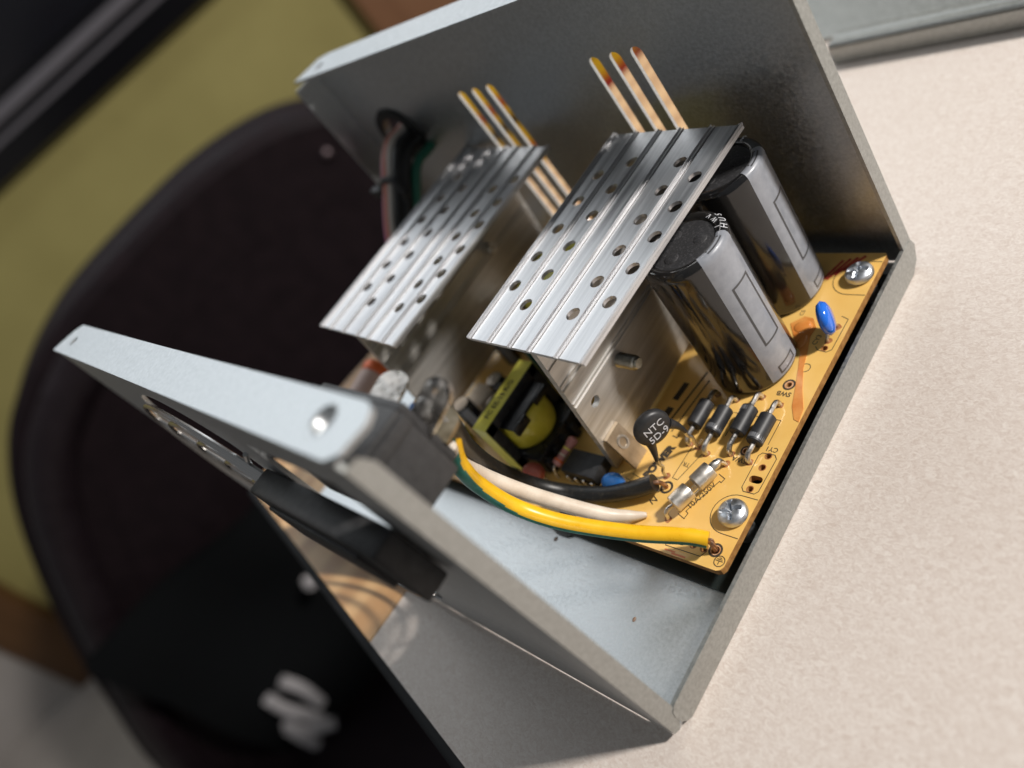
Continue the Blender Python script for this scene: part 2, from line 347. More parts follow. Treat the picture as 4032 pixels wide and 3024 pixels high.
# far wall with cooling slots and cable exit
FT = 3.2
def far(u, v, q): return (u, 110.9 - T + q - v / 86 * FT, v)
slots = []
for base_x in (-38.2, -86.4):
    for k in range(3): slots.append(slot(base_x - 5.9 * k, 18, base_x - 5.9 * k, 64.8, 1.5))
exit_hole = circle(-136, 58, 8.5, 20)
MB().sheet([(-155, 1.2), (-T, 1.2), (-T, 85.6), (-155, 85.6)], slots + [exit_hole], far, T).build('front_wall', 'zinc', case)
MB().sheet([(107.4, 1.8), (110.85, 5.4), (110.9, 85), (107.6, 85)], [], lambda u, v, q: (-T + q, u - v / 86 * FT, v), T).build('side_flange', 'zinc_dull', case)
MB().sheet([(-152.5, 99.7), (-.5, 99.2), (-.3, 110.4), (-146, 110.9), (-150.4, 109.4)], [circle(-143, 104.5, 1.5, 14)], lambda u, v, q: (u, v, 85.65 + q), T).build('top_flange', 'zinc', case)
MB().sheet([(100.5, 2), (110.5, 2), (110.5, 84), (102, 84)], [], lambda u, v, q: (-154.6 + q, u - v / 86 * FT, v), T).build('end_flange', 'zinc', case)
# small pressed studs / rust specks on the floor
for px, py, pr_ in ((-19.8, 15.2, .38), (-49.3, 24.5, .45)):
    MB().ball((px, py, .85), (pr_, pr_ * 1.5, .25), 10, 6).build('weld_speck', 'speck', case)
# mains socket
inlet = MB().box((-42, 1.4, 60), (-15, 12.6, 75), .8).box((-40.5, 12.4, 61), (-16, 14.2, 74.2), .5).box((-15.6, 2, 71.5), (-14.4, 12.5, 74), .4).build('mains_socket', 'inlet', case, label='charcoal plastic mains inlet with three soldered lugs')
MB().box((-53, -6.0, 54.0), (-11, -1.0, 66.9), .6).build('socket_face', 'black', inlet)
MB().box((-47, -6.8, 56.0), (-17, -5.9, 65), .4).build('socket_rim', 'black', inlet)
def lug(base, tip, wv_, wd_, th=.9, hole=True):
    base = Vector(base); tip = Vector(tip); ax = (tip - base); L = ax.length; ax.normalize(); wv = Vector(wv_); wv = (wv - ax * wv.dot(ax)).normalized(); nn = ax.cross(wv)
    hw = wd_ / 2; out = [(-hw, 0), (hw, 0)] + [(hw * math.cos(a * math.pi / 10), L - hw + hw * math.sin(a * math.pi / 10)) for a in range(11)]
    hl = [circle(0, L - hw * .95, .55, 12)] if hole else []
    return MB().sheet(out, hl, lambda u, v, q: base + wv * u + ax * v + nn * (q - th / 2), th), base, ax, wv, nn, L
for base, tip, hole in (((-23.4, 13.6, 72.6), (-26.9, 20.0, 71.4), False), ((-17.6, 13.6, 68.4), (-13.6, 20.0, 72.4), True), ((-17.6, 13.6, 65.2), (-18.4, 19.2, 65.4), False)):
    mb, b_, ax, wv, nn, L = lug(base, tip, (.88, .1, -.45), 4.7, hole=hole)
    lo = mb.build('solder_lug', 'brass' if base[2] < 66 else 'solder', inlet)
    sb = MB(); rot = Matrix((wv, ax, nn)).transposed()
    sb.ball(b_ + ax * (L * .62) + nn * .1, (2.0, L * .36, .55), 16, 10, rot=rot)
    sb.ball(b_ + ax * (L * .35) - wv * 1.4 + nn * .5, (1.1, 1.6, .9), 12, 8, rot=rot)
    for v in sb.v: v += Vector((random.uniform(-.12, .12), random.uniform(-.12, .12), random.uniform(-.12, .12)))
    if not hole: sb.build('solder', 'solder', inlet, angle=80)
    else:
        MB().lathe([(.6, -.7), (.6, .7), (1.3, .62), (1.9, .5), (2.25, 0), (1.9, -.5), (1.3, -.62), (.6, -.7)], b_ + ax * (L - 2.3), nn, 20, cap=False).ball(b_ + ax * (L * .35) - wv * .6, (1.9, 2.2, .9), 14, 8, rot=rot).build('solder', 'solder', inlet, angle=80)

# ------------------------------------------------------------------ circuit board
Z = 7.8
pcb = thing('circuit_board', 'amber circuit board of a power supply crowded with components, screwed inside the steel case', 'circuit board', (-60, 67, Z - 1.6))
board_holes = [circle(-5.4, 52.9, .62, 10), circle(-5.4, 50.2, .62, 10), slot(-6.1, 47.4, -4.8, 47.4, .8), circle(-5.6, 45.2, .62, 10),
    circle(-15.8, 31.2, .7, 12), slot(-14.0, 31.0, -13.3, 31.0, .75), circle(-10.8, 31.2, .7, 12), circle(-8.4, 31.2, .72, 12), circle(-6.0, 31.5, .85, 14),
    circle(-5.6, 79.7, .6, 12), circle(-10.5, 53.0, .55, 12), circle(-8.9, 69.8, .6, 12)]
MB().sheet([(-122, 27.8), (-4.0, 27.8), (-3.2, 28.2), (-2.8, 29.0), (-2.8, 105.6), (-3.2, 106.1), (-122, 106.1)], board_holes, lambda u, v, q: (u, v, Z - 1.6 + q), 1.6, 0, 1).build('laminate', ['pcb', 'pcb_edge'], pcb)
film = MB(); film.sheet([(-120, 26.6), (-52, 26.5), (-49.5, 25.6), (-46.5, 25.7), (-45, 26.6), (-1.2, 26.4), (-1.2, 106), (-120, 106)], [], lambda u, v, q: (u, v, 1.1 + q), .25).build('insulating_sheet', 'sheet', pcb)
for sx, sy in ((-5.9, 39.2), (-6.0, 99.4), (-115, 34), (-115, 101)):
    MB().cyl((sx, sy, .9), (sx, sy, Z - 1.65), 2.2, 16).build('standoff', 'zinc', pcb)
# silkscreen
sk = MB(); W_ = .15; z0 = Z + .004
stroke(sk, [(-7.4, 45.2), (-7.4, 52.6), (-6.9, 53.3), (-4.2, 53.4), (-3.5, 52.6), (-3.7, 45.1), (-4.3, 44.4), (-6.7, 44.4)], W_, z0, closed=True)
stroke(sk, [(-16.9, 30.7), (-16.4, 29.3), (-8.3, 29.4), (-7.6, 30.7)], W_, z0)
def arc(cx, cy, r, a0, a1, n=14): return [(cx + r * math.cos(math.radians(a0 + (a1 - a0) * i / n)), cy + r * math.sin(math.radians(a0 + (a1 - a0) * i / n))) for i in range(n + 1)]
stroke(sk, [(-3, 43.4)] + arc(-6.6, 39.2, 4.25, 90, 270) + [(-3, 34.9)], W_, z0)
stroke(sk, [(-3, 103.6)] + arc(-6.9, 98.9, 4.7, 90, 270) + [(-3, 94.2)], W_, z0)
stroke(sk, [(-22.6, 52.0), (-23.1, 43.4), (-21.7, 43.2), (-19.5, 50.1)], W_, z0)
stroke(sk, [(-17.4, 36.2), (-15.6, 35.6), (-15.4, 36.9), (-16.1, 37.2), (-12.5, 45.2), (-12.0, 45.0), (-11.7, 46.0), (-13.4, 46.7)], .17, z0)
stroke(sk, [(-5.5, 88.3), (-3.8, 87.6), (-3.9, 79.5), (-4.8, 78.8), (-6.8, 79.1), (-7.6, 79.9)], W_, z0)
for dx in (-18.3, -13.0, -8.4, -23.4): stroke(sk, [(dx + 1.75, 55.4), (dx + 1.75, 61.2)], W_, z0); stroke(sk, [(dx + 1.75, 61.2), (dx + .8, 61.2)], W_, z0)
stroke(sk, [(-33, 42), (-28.5, 41)], W_, z0); stroke(sk, [(-34, 40.6), (-29, 39.4)], W_, z0)
ring(sk, -4.2, 29.7, 1.15, .98, z0)
for i_, (L_, o_) in enumerate(((.75, 0), (.5, .32), (.22, .62))): stroke(sk, [(-4.25 - L_, 29.75 + o_), (-4.25 + L_, 29.75 + o_)], .16, z0)
stroke(sk, [(-4.25, 29.75), (-4.25, 29.05)], .16, z0)
ring(sk, -7.4, 74.4, 1.1, .95, z0)
for x_, y_, a_, b__ in ((-10.5, 53, 1.15, .78), (-8.9, 69.8, 1.35, .95), (-6.0, 31.5, 1.45, 1.02), (-23.2, 41.0, 1.5, 1.0)): ring(sk, x_, y_, a_, b__, z0)
# heavier printed bars and blocks under the capacitors
for x0, y0, x1, y1, wt in ((-31.5, 56, -29.2, 70, .5), (-29.5, 54, -27.5, 68, .35), (-33.2, 62.5, -32.8, 66, 1.6), (-28, 71, -26.8, 76, .9), (-33.5, 56, -33.2, 59, 1.8)): stroke(sk, [(x0, y0), (x1, y1)], wt, z0)
sk.build('silkscreen_outline', 'print', pcb)
pd = MB()
for x_, y_, a_, b__ in ((-10.5, 53, .78, .55), (-8.9, 69.8, .95, .6), (-6.0, 31.5, 1.02, .85)): ring(pd, x_, y_, a_, b__, z0, .02)
pd.build('bare_pad', 'pad', pcb)
hb = MB()
for hx, hy in ((-23.55, 51.8), (-18.5, 50.4), (-13.2, 51.6), (-8.5, 50.7), (-23.55, 64.9), (-18.5, 64.2), (-13.2, 65.9), (-8.5, 64.7), (-18.9, 34.5), (-13.1, 49.2), (-24.6, 43.4), (-21.1, 51.5), (-5.6, 81.6), (-5.2, 85.4)):
    hb.sheet([(hx + (.82 + .12 * math.sin(3 * a + hx)) * math.cos(a) , hy + (.82 + .1 * math.sin(2 * a + hy)) * math.sin(a)) for a in [k * math.pi / 8 for k in range(16)]], [], lambda u, v, q: (u, v, z0 + q), .012)
    hb.build('lead_hole', 'hole_stain', pcb); hb = MB()
for hx, hy, hr in ((-5.4, 52.9, .62), (-5.4, 50.2, .62), (-5.6, 45.2, .62), (-15.8, 31.2, .72), (-10.8, 31.2, .72), (-8.4, 31.2, .74), (-5.6, 79.7, .6)): 
    hb = MB(); ring(hb, hx, hy, hr + .16, hr - .02, z0, .012); hb.build('hole_rim', 'hole_stain', pcb)
for s_, sz, p, xd, yd, b__ in (('SWB', 1.55, (-9.0, 67.5), (-1, .02, 0), (0, -1, 0), .03), ('SWA', 1.55, (-10.9, 50.8), (-1, .06, 0), (0, -1, 0), .02), ('CY1', 1.5, (-5.4, 54.5), (-1, 0, 0), (0, -1, 0), .01),
    ('TR1', 1.4, (-22.0, 47.1), (-1, .1, 0), (0, -1, 0), .0), ('CY3', 1.5, (-8.1, 81.7), (.1, 1, 0), (-1, 0, 0), .0), ('10A/250V', 1.75, (-14.55, 41.2), (.40, .92, 0), (-.92, .40, 0), .0),
    ('N', 2.2, (-24.4, 37.4), (.5, .87, 0), (-.87, .5, 0), .02), ('F1', 1.8, (-27.9, 38.5), (.3, .95, 0), (-.95, .3, 0), .01), ('3', 2.0, (-27.8, 41.6), (.3, .95, 0), (-.95, .3, 0), .03), ('L', 2.2, (-27.8, 53.0), (.2, 1, 0), (-1, .2, 0), .02),
    ('POWER', 2.5, (-28.3, 46.2), (.26, .96, 0), (-.96, .26, 0), .2), ('C5', 1.3, (-14.5, 88.6), (.1, 1, 0), (-1, 0, 0), .0)):
    text(s_, sz, (p[0], p[1], z0 + .02), xd, yd, 'silkscreen_text', 'print', pcb, bold=b__)
# solder-flux stain and marker ink
st = [(-15.9, 85.4), (-13.5, 87.6), (-11.3, 87.2), (-9.6, 84.8), (-9.9, 82.3), (-8.7, 78.3), (-7.7, 74.1), (-5.6, 69.0), (-3.3, 64.5), (-2.95, 61.5), (-4.2, 61.9), (-5.9, 64.8), (-7.1, 68.7), (-8.8, 74.0), (-10.3, 78.2), (-12.9, 81.1)]
MB().sheet(st, [], lambda u, v, q: (u, v, Z + .008 + q), .10).build('flux_stain', 'flux', pcb)
MB().ball((-12.6, 84.8, Z), (2.2, 1.8, .4), 20, 10).ball((-11.2, 81.0, Z), (1.2, 2.0, .25), 16, 8).build('flux_lump', 'flux', pcb)
ink = MB()
for i_ in range(4): stroke(ink, [(-14.5 + 1.4 * i_, 97.2 + 1.3 * i_), (-11.8 + 1.5 * i_, 103.6 + .45 * i_)], .75, z0 + .012)
ink.build('marker_ink', 'red_ink', pcb)
ink = MB(); stroke(ink, [(-16.0, 28.5), (-13.8, 28.55)], .3, z0); stroke(ink, [(-14.2, 28.15), (-11.2, 28.2)], .35, z0); ink.build('marker_ink', 'pink_ink', pcb)

# screws
def pan_screw(x, y, ang):
    zb = Z + .02; mb = MB(); n = 48; prof = [(2.55, 0), (2.95, .45), (2.98, .95), (2.75, 1.6), (2.25, 2.05), (1.6, 2.28), (.9, 2.36), (.45, 2.38)]
    vs = []
    for r, h in prof:
        for i in range(n):
            a = 2 * math.pi * i / n; u = abs(math.cos(2 * (a - ang)))          # four-lobed recess
            lim = .7 + 1.45 * max(0, (u - .74) / .26)
            hh = h - (1.25 * min(1, (lim - r) / .35) if r < lim else 0)
            vs.append((x + r * math.cos(a), y + r * math.sin(a), zb + hh))
    vs.append((x, y, zb + 1.0)); fs = []
    for j in range(len(prof) - 1):
        for i in range(n): fs.append((j * n + i, j * n + (i + 1) % n, (j + 1) * n + (i + 1) % n, (j + 1) * n + i))
    k = (len(prof) - 1) * n
    for i in range(n): fs.append((k + i, k + (i + 1) % n, len(vs) - 1))
    fs.append(list(range(n))[::-1]); mb.add(vs, fs)
    return mb.build('screw', 'screw', pcb, angle=28)
pan_screw(-5.9, 39.2, .55); pan_screw(-6.0, 99.4, .2)

# big capacitors
def capacitor(x, y, st0, st1, rim_text, label):
    r, zt = 9.0, 43.8
    b = MB().lathe([(8.3, Z + .05), (8.9, Z + .5), (9, Z + 1.2), (9, 41.6), (9.06, 42.2), (8.95, 43.0), (8.6, 43.6), (8.0, 43.85), (7.2, 43.8), (6.75, 43.5), (6.6, 43.2)], (x, y, 0), n=64).build('capacitor', 'sleeve', pcb, angle=50, label=label)
    mb = MB().lathe([(6.6, 43.1), (6.5, 43.22), (5, 43.3), (3, 43.38), (1, 43.4)], (x, y, 0), n=40)
    for a in (0.4, 2.5, 4.6): mb.ball((x + 3.6 * math.cos(a), y + 3.6 * math.sin(a), 43.2), (1.6, 1.6, .42), 16, 8)
    mb.build('end_disc', 'captop', b)
    a0, a1 = math.radians(st0), math.radians(st1)
    MB().lathe([(9.03, Z + 1.0), (9.03, 41.6), (9.09, 42.2), (8.98, 43.03), (8.62, 43.64), (8.0, 43.89), (7.2, 43.84), (6.78, 43.54)], (x, y, 0), n=20, x0=(1, 0, 0), a0=a0, a1=a1).build('polarity_stripe', 'stripe', b, angle=60)
    def fr(z1, z2, f0, f1, wz=.48, rr=9.06):
        mb = MB(); b0 = a0 + (a1 - a0) * f0; b1 = a0 + (a1 - a0) * f1; da = wz / 9
        for za, zb_, c0, c1 in ((z1, z1 + wz, b0, b1), (z2 - wz, z2, b0, b1), (z1 + wz, z2 - wz, b0, b0 + da), (z1 + wz, z2 - wz, b1 - da, b1)):
            mb.lathe([(rr, za), (rr, zb_)], (x, y, 0), n=10, x0=(1, 0, 0), a0=c0, a1=c1)
        mb.build('stripe_mark', 'frame', b)
    fr(18, 34.5, .27, .83); fr(Z + 1.6, 11.6, .27, .83, .4)
    mb = MB(); b0 = a0 + (a1 - a0) * .27; b1 = a0 + (a1 - a0) * .83; ri, ro = 7.15, 8.35
    for r0, r1, c0, c1 in ((ri, ri + .3, b0, b1), (ro - .3, ro, b0, b1), (ri + .3, ro - .3, b0, b0 + .04), (ri + .3, ro - .3, b1 - .04, b1)):
        mb.lathe([(r1, 43.92 if r1 < 8 else 43.82), (r0, 43.92 if r0 < 8 else 43.9)], (x, y, 0), n=8, x0=(1, 0, 0), a0=c0, a1=c1)
    mb.build('stripe_mark', 'frame', b)
    for s_, a, rr, zz, sz in rim_text:
        a = math.radians(a); o = Vector((math.cos(a), math.sin(a), 0)); tilt = Vector((0, 0, 1)) if rr < 8.2 else (Vector((0, 0, .75)) + o * .66)
        xd = Vector((-math.sin(a), math.cos(a), 0)); yd = tilt.cross(xd)
        text(s_, sz, (x + o.x * rr, y + o.y * rr, zz), xd, yd, 'rim_lettering', 'white', b, thick=.06)
    return b
capacitor(-19, 74.3, -36, 22, [('H', 30, 8.55, 43.75, 1.9), ('U', 44, 8.55, 43.75, 1.9), ('S', 58, 8.55, 43.75, 1.9), ('I', 33, 7.35, 43.92, 1.5), ('W', 52, 7.35, 43.92, 1.5), ('V', 68, 7.35, 43.92, 1.5)], 'nearer black capacitor with a grey stripe facing the open side')
capacitor(-22, 95.2, -22, 36, [('3', 75, 8.0, 43.95, 2.2), ('3', 95, 8.0, 43.95, 2.2)], 'farther black capacitor close to the slotted wall')

# diodes
for i_, (dx, y0, y1, band_low) in enumerate(((-23.4, 55.2, 61.4, None), (-18.35, 54.3, 60.6, True), (-13.05, 55.4, 61.8, False), (-8.35, 54.0, 60.6, True))):
    zc = Z + 1.95; ylo = (51.8, 50.4, 51.6, 50.7)[i_]; yhi = (64.9, 64.2, 65.9, 64.7)[i_]
    d = MB().cyl((dx, y0, zc), (dx + .1, y1, zc), 1.7, 28, .2).build('diode', 'diode', pcb)
    if band_low is not None:
        ya = y0 + .55 if band_low else y1 - 1.5
        MB().lathe([(1.715, 0), (1.715, 1.0)], (dx, ya, zc), (0, 1, 0), 24).build('cathode_band', 'band', d)
    for ye, yh, sg in ((y0, ylo, -1), (y1, yhi, 1)):
        MB().tube([(dx, ye - .2 * sg, zc), (dx, ye + 1.2 * sg, zc), (dx - .1, yh - .9 * sg, zc - .15), (dx - .15, yh - .1 * sg, zc - .9), (dx - .15, yh, Z - .2)], .55, 10, 4).build('lead', 'tin', d)

# fuse
fa, fb = Vector((-17.7, 36.7, Z + 2.3)), Vector((-14.0, 46.3, Z + 2.3)); ax = (fb - fa).normalized()
fz = MB().lathe([(1.42, 0), (1.42, (fb - fa).length - .8)], fa + ax * .4, ax, 24).build('fuse', 'glass', pcb, label='glass tube fuse with two nickel end caps')
MB().cyl(fa + ax * 2, fb - ax * 2, .06, 6).build('fuse_wire', 'tin', fz)
for p, q in ((fa, fa + ax * 4.4), (fb - ax * 4.4, fb)):
    MB().lathe([(1.5, 0), (1.85, .25), (1.87, 2.2), (1.87, 4.2), (1.78, 4.4)], p, ax, 28).build('end_cap', 'nickel', fz, angle=40)
MB().tube([fa + ax * .2, fa - ax * 1.0 + Vector((-.2, 0, .1)), fa - ax * 1.9 + Vector((-.3, 0, -.5)), fa - ax * 2.1 + Vector((-.3, 0, -1.6)), (-18.9, 34.5, Z - .2)], .42, 10, 4).build('lead', 'tin', fz)
MB().tube([fb - ax * .2, fb + ax * 1.5, fb + ax * 2.3 + Vector((0, 0, -.2)), (-13.1, 49.2, Z - .2)], .55, 10, 4, radii=[.95, .95, .6, .45]).build('lead', 'tin', fz)

# thermistor
tc = Vector((-23.15, 47.0, 20.6)); tn = Vector((.909, -.417, 0)); tx = Vector((.417, .909, 0))
nt = MB().lathe([(0.01, 1.35), (2.6, 1.3), (3.4, 1.1), (3.85, .65), (4.0, 0), (3.85, -.65), (3.4, -1.1), (2.6, -1.3), (0.01, -1.35)], tc, tn, 44)
P = lambda a, b: tc + tx * a + Vector((0, 0, b))
nt.tube([P(-2.0, -2.6), P(-2.4, -4.2), P(-2.9, -6.2), P(-3.4, -7.8)], .6, 10, 4, radii=[1.25, .85, .62, .42])
nt.tube([P(2.9, -2.0), P(3.9, -3.6), P(4.5, -5.2), P(4.75, -7.0)], .6, 10, 4, radii=[1.25, .85, .62, .42])
nt = nt.build('thermistor', 'ntc', pcb, angle=60, label='round black thermistor disc marked NTC 5D-9')
MB().tube([P(-3.3, -7.4), P(-3.5, -9.0), P(-3.2, -10.2), P(-3.9, -11.4), (-24.6, 43.4, Z - .2)], .36, 8, 4).build('lead', 'tin', nt)
MB().tube([P(4.7, -6.6), P(4.6, -8.2), P(5.2, -9.4), P(4.9, -11.2), (-21.1, 51.5, Z - .2)], .36, 8, 4).build('lead', 'tin', nt)
text('NTC', 2.3, tc + tn * 1.38 + tx * .1 + Vector((0, 0, .75)), tx, (0, 0, 1), 'marking', 'white', nt, thick=.06)
text('5D-9', 2.3, tc + tn * 1.38 + tx * .1 + Vector((0, 0, -1.55)), tx, (0, 0, 1), 'marking', 'white', nt, thick=.06)

# blue ceramic capacitor at the edge, one under the black wire, brown disc
def disc_cap(c, nrm, r, th, name, m_, lab, legs):
    nrm = Vector(nrm).normalized()
    o = MB().lathe([(0.01, th), (r * .55, th * .93), (r * .85, th * .62), (r, 0), (r * .85, -th * .62), (r * .55, -th * .93), (0.01, -th)], c, nrm, 32).build(name, m_, pcb, angle=80, label=lab)
    for lx, ly in legs: MB().tube([Vector(c) + Vector(((lx - c[0]) * .7, (ly - c[1]) * .7, -r * .8)), (lx, ly, Z + .6), (lx, ly, Z - .2)], .3, 8, 3).build('lead', 'tin', o)
    return o
disc_cap((-5.4, 83.8, Z + 4.6), (.87, .49, .02), 3.7, 1.45, 'ceramic_capacitor', 'blue', 'glossy blue ceramic capacitor standing by the board edge', ((-5.6, 81.6), (-5.2, 85.4)))
disc_cap((-33.4, 37.4, Z + 3.2), (.55, -.8, .3), 2.6, 1.2, 'ceramic_capacitor', 'blue2', 'blue ceramic disc capacitor under the black wire', ((-34.4, 36.6), (-32.2, 38.2)))
disc_cap((-55.2, 34.0, Z + 4.2), (.6, -.75, .3), 2.7, 1.2, 'ceramic_capacitor', 'redbrown', 'red brown ceramic disc capacitor beside the transformer', ((-56.2, 33.4), (-54.2, 34.6)))

# integrated circuit, resistor
ic = MB().box((-48.8, 36.6, Z + .6), (-38.6, 42.6, Z + 3.9), .35).build('integrated_circuit', 'black', pcb)
for k in range(4):
    for yy, s_ in ((36.3, -1), (42.9, 1)): MB().box((-47.8 + 2.5 * k, yy - .25, Z), (-46.9 + 2.5 * k, yy + .25, Z + 2.2), .08).build('pin', 'tin', ic)
ra, rb = Vector((-51.3, 37.6, Z + 3.2)), Vector((-49.6, 45.0, Z + 4.4)); rx_ = (rb - ra).normalized()
rs = MB().lathe([(.7, 0), (1.15, .35), (1.2, 1.2), (.95, 1.8), (.95, 5.4), (1.2, 5.9), (1.25, 7.0), (.8, 7.5)], ra, rx_, 20).build('resistor', 'pink', pcb, label='pink resistor with colour bands')
for q, mm in ((1.0, 'orange'), (2.5, 'cream_part'), (4.2, 'tape'), (6.4, 'redw')): MB().lathe([(.97 if 1.8 < q < 5.4 else 1.21, 0), (.97 if 1.8 < q < 5.4 else 1.22, .5)], ra + rx_ * q, rx_, 18).build('colour_band', mm, rs)
MB().tube([ra + rx_ * .1, ra - rx_ * .8, (-51.6, 36.2, Z + 1), (-51.6, 36.2, Z - .2)], .3, 8, 4).build('lead', 'tin', rs)

# transformer with yellow tape
tr = MB().box((-65.6, 34.6, 10.5), (-60.4, 54.4, 13.5), .15).box((-65.6, 34.6, 23.2), (-60.4, 54.4, 25.8), .15).box((-65.6, 34.6, 10.5), (-60.4, 37.2, 25.8), .15).box((-65.6, 51.8, 10.5), (-60.4, 54.4, 25.8), .15).build('transformer', 'black', pcb, label='black transformer wrapped in yellow tape and film')
tp = MB()
tp.sheet([(-65.3, 34.4), (-60.7, 34.4), (-60.7, 54.6), (-65.3, 54.6)], [], lambda u, v, q: (u, v, 25.84 + q), .12)
tp.sheet([(-65.3, 10.4), (-60.7, 10.4), (-60.7, 25.95), (-65.3, 25.95)], [], lambda u, v, q: (u, 34.42 + q, v), .12)
tp.sheet([(-65.3, 10.4), (-60.7, 10.4), (-60.7, 25.95), (-65.3, 25.95)], [], lambda u, v, q: (u, 54.42 + q, v), .12)
tp.build('tape', 'tape', tr)
text('PC EE-19 R/G', 2.0, (-63.0, 43.2, 25.99), (0, 1, 0), (-1, 0, 0), 'label_print', 'print', tr, thick=.04, bold=.02, sx=.98)
wn = MB(); wn.lathe([(6.2, 0), (6.6, .8), (6.9, 2), (6.9, 6), (6.5, 7.6), (6.1, 8.6)], (-63, 44.5, 13.4), n=40)
for v in wn.v: v.x = -63 + (v.x + 63) * 1.12; v.y = 44.5 + (v.y - 44.5) * 1.02
wn.build('winding', 'winding', tr, angle=70)
bb = MB().box((-70.0, 37.8, 22.1), (-56.4, 51.2, 23.1), .3).box((-56.9, 37.8, 20.4), (-55.8, 42.6, 23.1), .3).box((-56.9, 46.0, 21.2), (-55.8, 51.2, 23.1), .3).box((-71, 36.4, Z + .2), (-54.2, 52.6, 13.4), .4)
bb.build('bobbin', 'gloss_black', tr)
for k in range(5):
    for xx in (-53.8, -71.4): MB().box((xx - 1.0, 37.1 + 3.3 * k, Z + .1), (xx + 1.0, 39.0 + 3.3 * k, Z + 4.2), .5).cyl((xx, 38.05 + 3.3 * k, Z + 4.1), (xx, 38.05 + 3.3 * k, Z + 5.0), .35, 8).build('pin_block', 'black', tr)

# heatsinks: perforated ribbed top plate on a leaning vertical plate
def heatsink(q, holes, vp_top_x, vp_bot_x, zt, ys, label, hole_r, nub=None, bottom=Z + .6, vholes=(), ribs=(.006, .2, .39, .56, .785, .994)):
    (x0, y0), (x1, y1), (x2, y2), (x3, y3) = q          # near-left, near-right, far-right, far-left
    def P2(u, v): return ((x0 * (1 - u) + x1 * u) * (1 - v) + (x3 * (1 - u) + x2 * u) * v, (y0 * (1 - u) + y1 * u) * (1 - v) + (y3 * (1 - u) + y2 * u) * v)
    out = [P2(0, 0), P2(1, 0), P2(1, 1), P2(0, 1)]
    hs = MB().sheet(out, [circle(hx, hy, hole_r, 16, hole_r * 1.0) for hx, hy in holes], lambda u, v, w_: (u, v, zt - .75 + w_), .75).build('heatsink', 'alu', pcb, label=label)
    rb_ = MB()
    for f in ribs:
        for off, ww, hh in ((0, .17, .5), (.02, .13, .3)):
            ff = min(max(f + (off if f < .9 else -off), .004), .996); a = P2(ff, -.004); b = P2(ff, 1.004)
            rb_.add([(a[0] - ww, a[1], zt - .02), (a[0] + ww, a[1], zt - .02), (b[0] + ww, b[1], zt - .02), (b[0] - ww, b[1], zt - .02), (a[0] - ww * .4, a[1], zt + hh), (a[0] + ww * .4, a[1], zt + hh), (b[0] + ww * .4, b[1], zt + hh), (b[0] - ww * .4, b[1], zt + hh)],
                    [(4, 5, 6, 7), (0, 4, 7, 3), (1, 2, 6, 5), (0, 1, 5, 4), (3, 7, 6, 2)])
    rb_.build('rib', 'alu', hs, flatshade=True)
    gv = MB()  # flat dark strips paint the shade along the ribs, no grooves are cut
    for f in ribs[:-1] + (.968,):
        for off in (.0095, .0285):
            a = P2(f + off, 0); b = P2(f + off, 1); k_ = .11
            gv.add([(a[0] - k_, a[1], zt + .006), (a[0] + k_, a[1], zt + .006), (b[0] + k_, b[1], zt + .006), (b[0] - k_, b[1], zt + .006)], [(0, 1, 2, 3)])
    gv.build('rib_shade_line', 'rib_shade', hs, flatshade=True)
    zb = bottom
    def vx(u, v, w_): s_ = (v - 7.8) / (zt - 7.8); return (vp_bot_x + (vp_top_x - vp_bot_x) * s_ + w_, u, v)
    ol = [(ys[0] - .4, zb), (ys[0] + 5.6, zb), (ys[0] + 6.6, zb + 1.0), (ys[1], zb + 1.0), (ys[1], zt - .77), (ys[0], zt - .77)]
    vp = MB().sheet(ol, [circle(a, b, r_, 14) for a, b, r_ in vholes], vx, 1.5).build('vertical_plate', 'alu_warm', hs)
    vr = MB()
    for zz in (zt - 6.5, zt - 11.6, zt - 13, zt - 17.4, zt - 18.6):
        vr.add([vx(ys[0] - .05, zz - .3, 1.48), vx(ys[1], zz - .3, 1.48), vx(ys[1], zz + .3, 1.48), vx(ys[0] - .05, zz + .3, 1.48), vx(ys[0] - .05, zz - .12, 1.85), vx(ys[1], zz - .12, 1.85), vx(ys[1], zz + .12, 1.85), vx(ys[0] - .05, zz + .12, 1.85)],
               [(4, 5, 6, 7), (0, 1, 5, 4), (3, 7, 6, 2), (0, 4, 7, 3), (1, 2, 6, 5)])
    vr.build('rib', 'alu_warm', hs, flatshade=True)
    return hs, vx
H1 = [(-40.1, 93.1), (-26.2, 91.3), (-47.9, 90.0), (-20.0, 86.5), (-40.6, 85.1), (-26.3, 83.4), (-48.4, 82.1), (-20.0, 78.6), (-41.0, 77.4), (-26.7, 75.6), (-48.6, 73.9), (-20.2, 70.8), (-41.4, 68.8), (-26.8, 67.4), (-49.1, 65.9), (-20.5, 62.9), (-41.9, 60.9), (-27.1, 59.5), (-49.4, 57.7), (-20.8, 54.8), (-42.1, 52.9), (-27.7, 51.5)]
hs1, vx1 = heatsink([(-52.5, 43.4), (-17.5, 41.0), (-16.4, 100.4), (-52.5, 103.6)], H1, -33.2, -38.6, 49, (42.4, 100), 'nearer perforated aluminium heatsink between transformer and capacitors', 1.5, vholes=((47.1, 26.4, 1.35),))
sp = MB()
c0 = Vector(vx1(57.6, 27.0, 1.4)); d_ = Vector((.99, 0, -.08)).normalized(); prof = [(1.5, 0)]
for k in range(9): prof += [(1.62, .15 + k * .52), (1.2, .42 + k * .52)]
prof += [(1.3, 4.9), (1.1, 5.2)]
sp.lathe(prof, c0, d_, 20).build('screw_end', 'thread', hs1, angle=10)
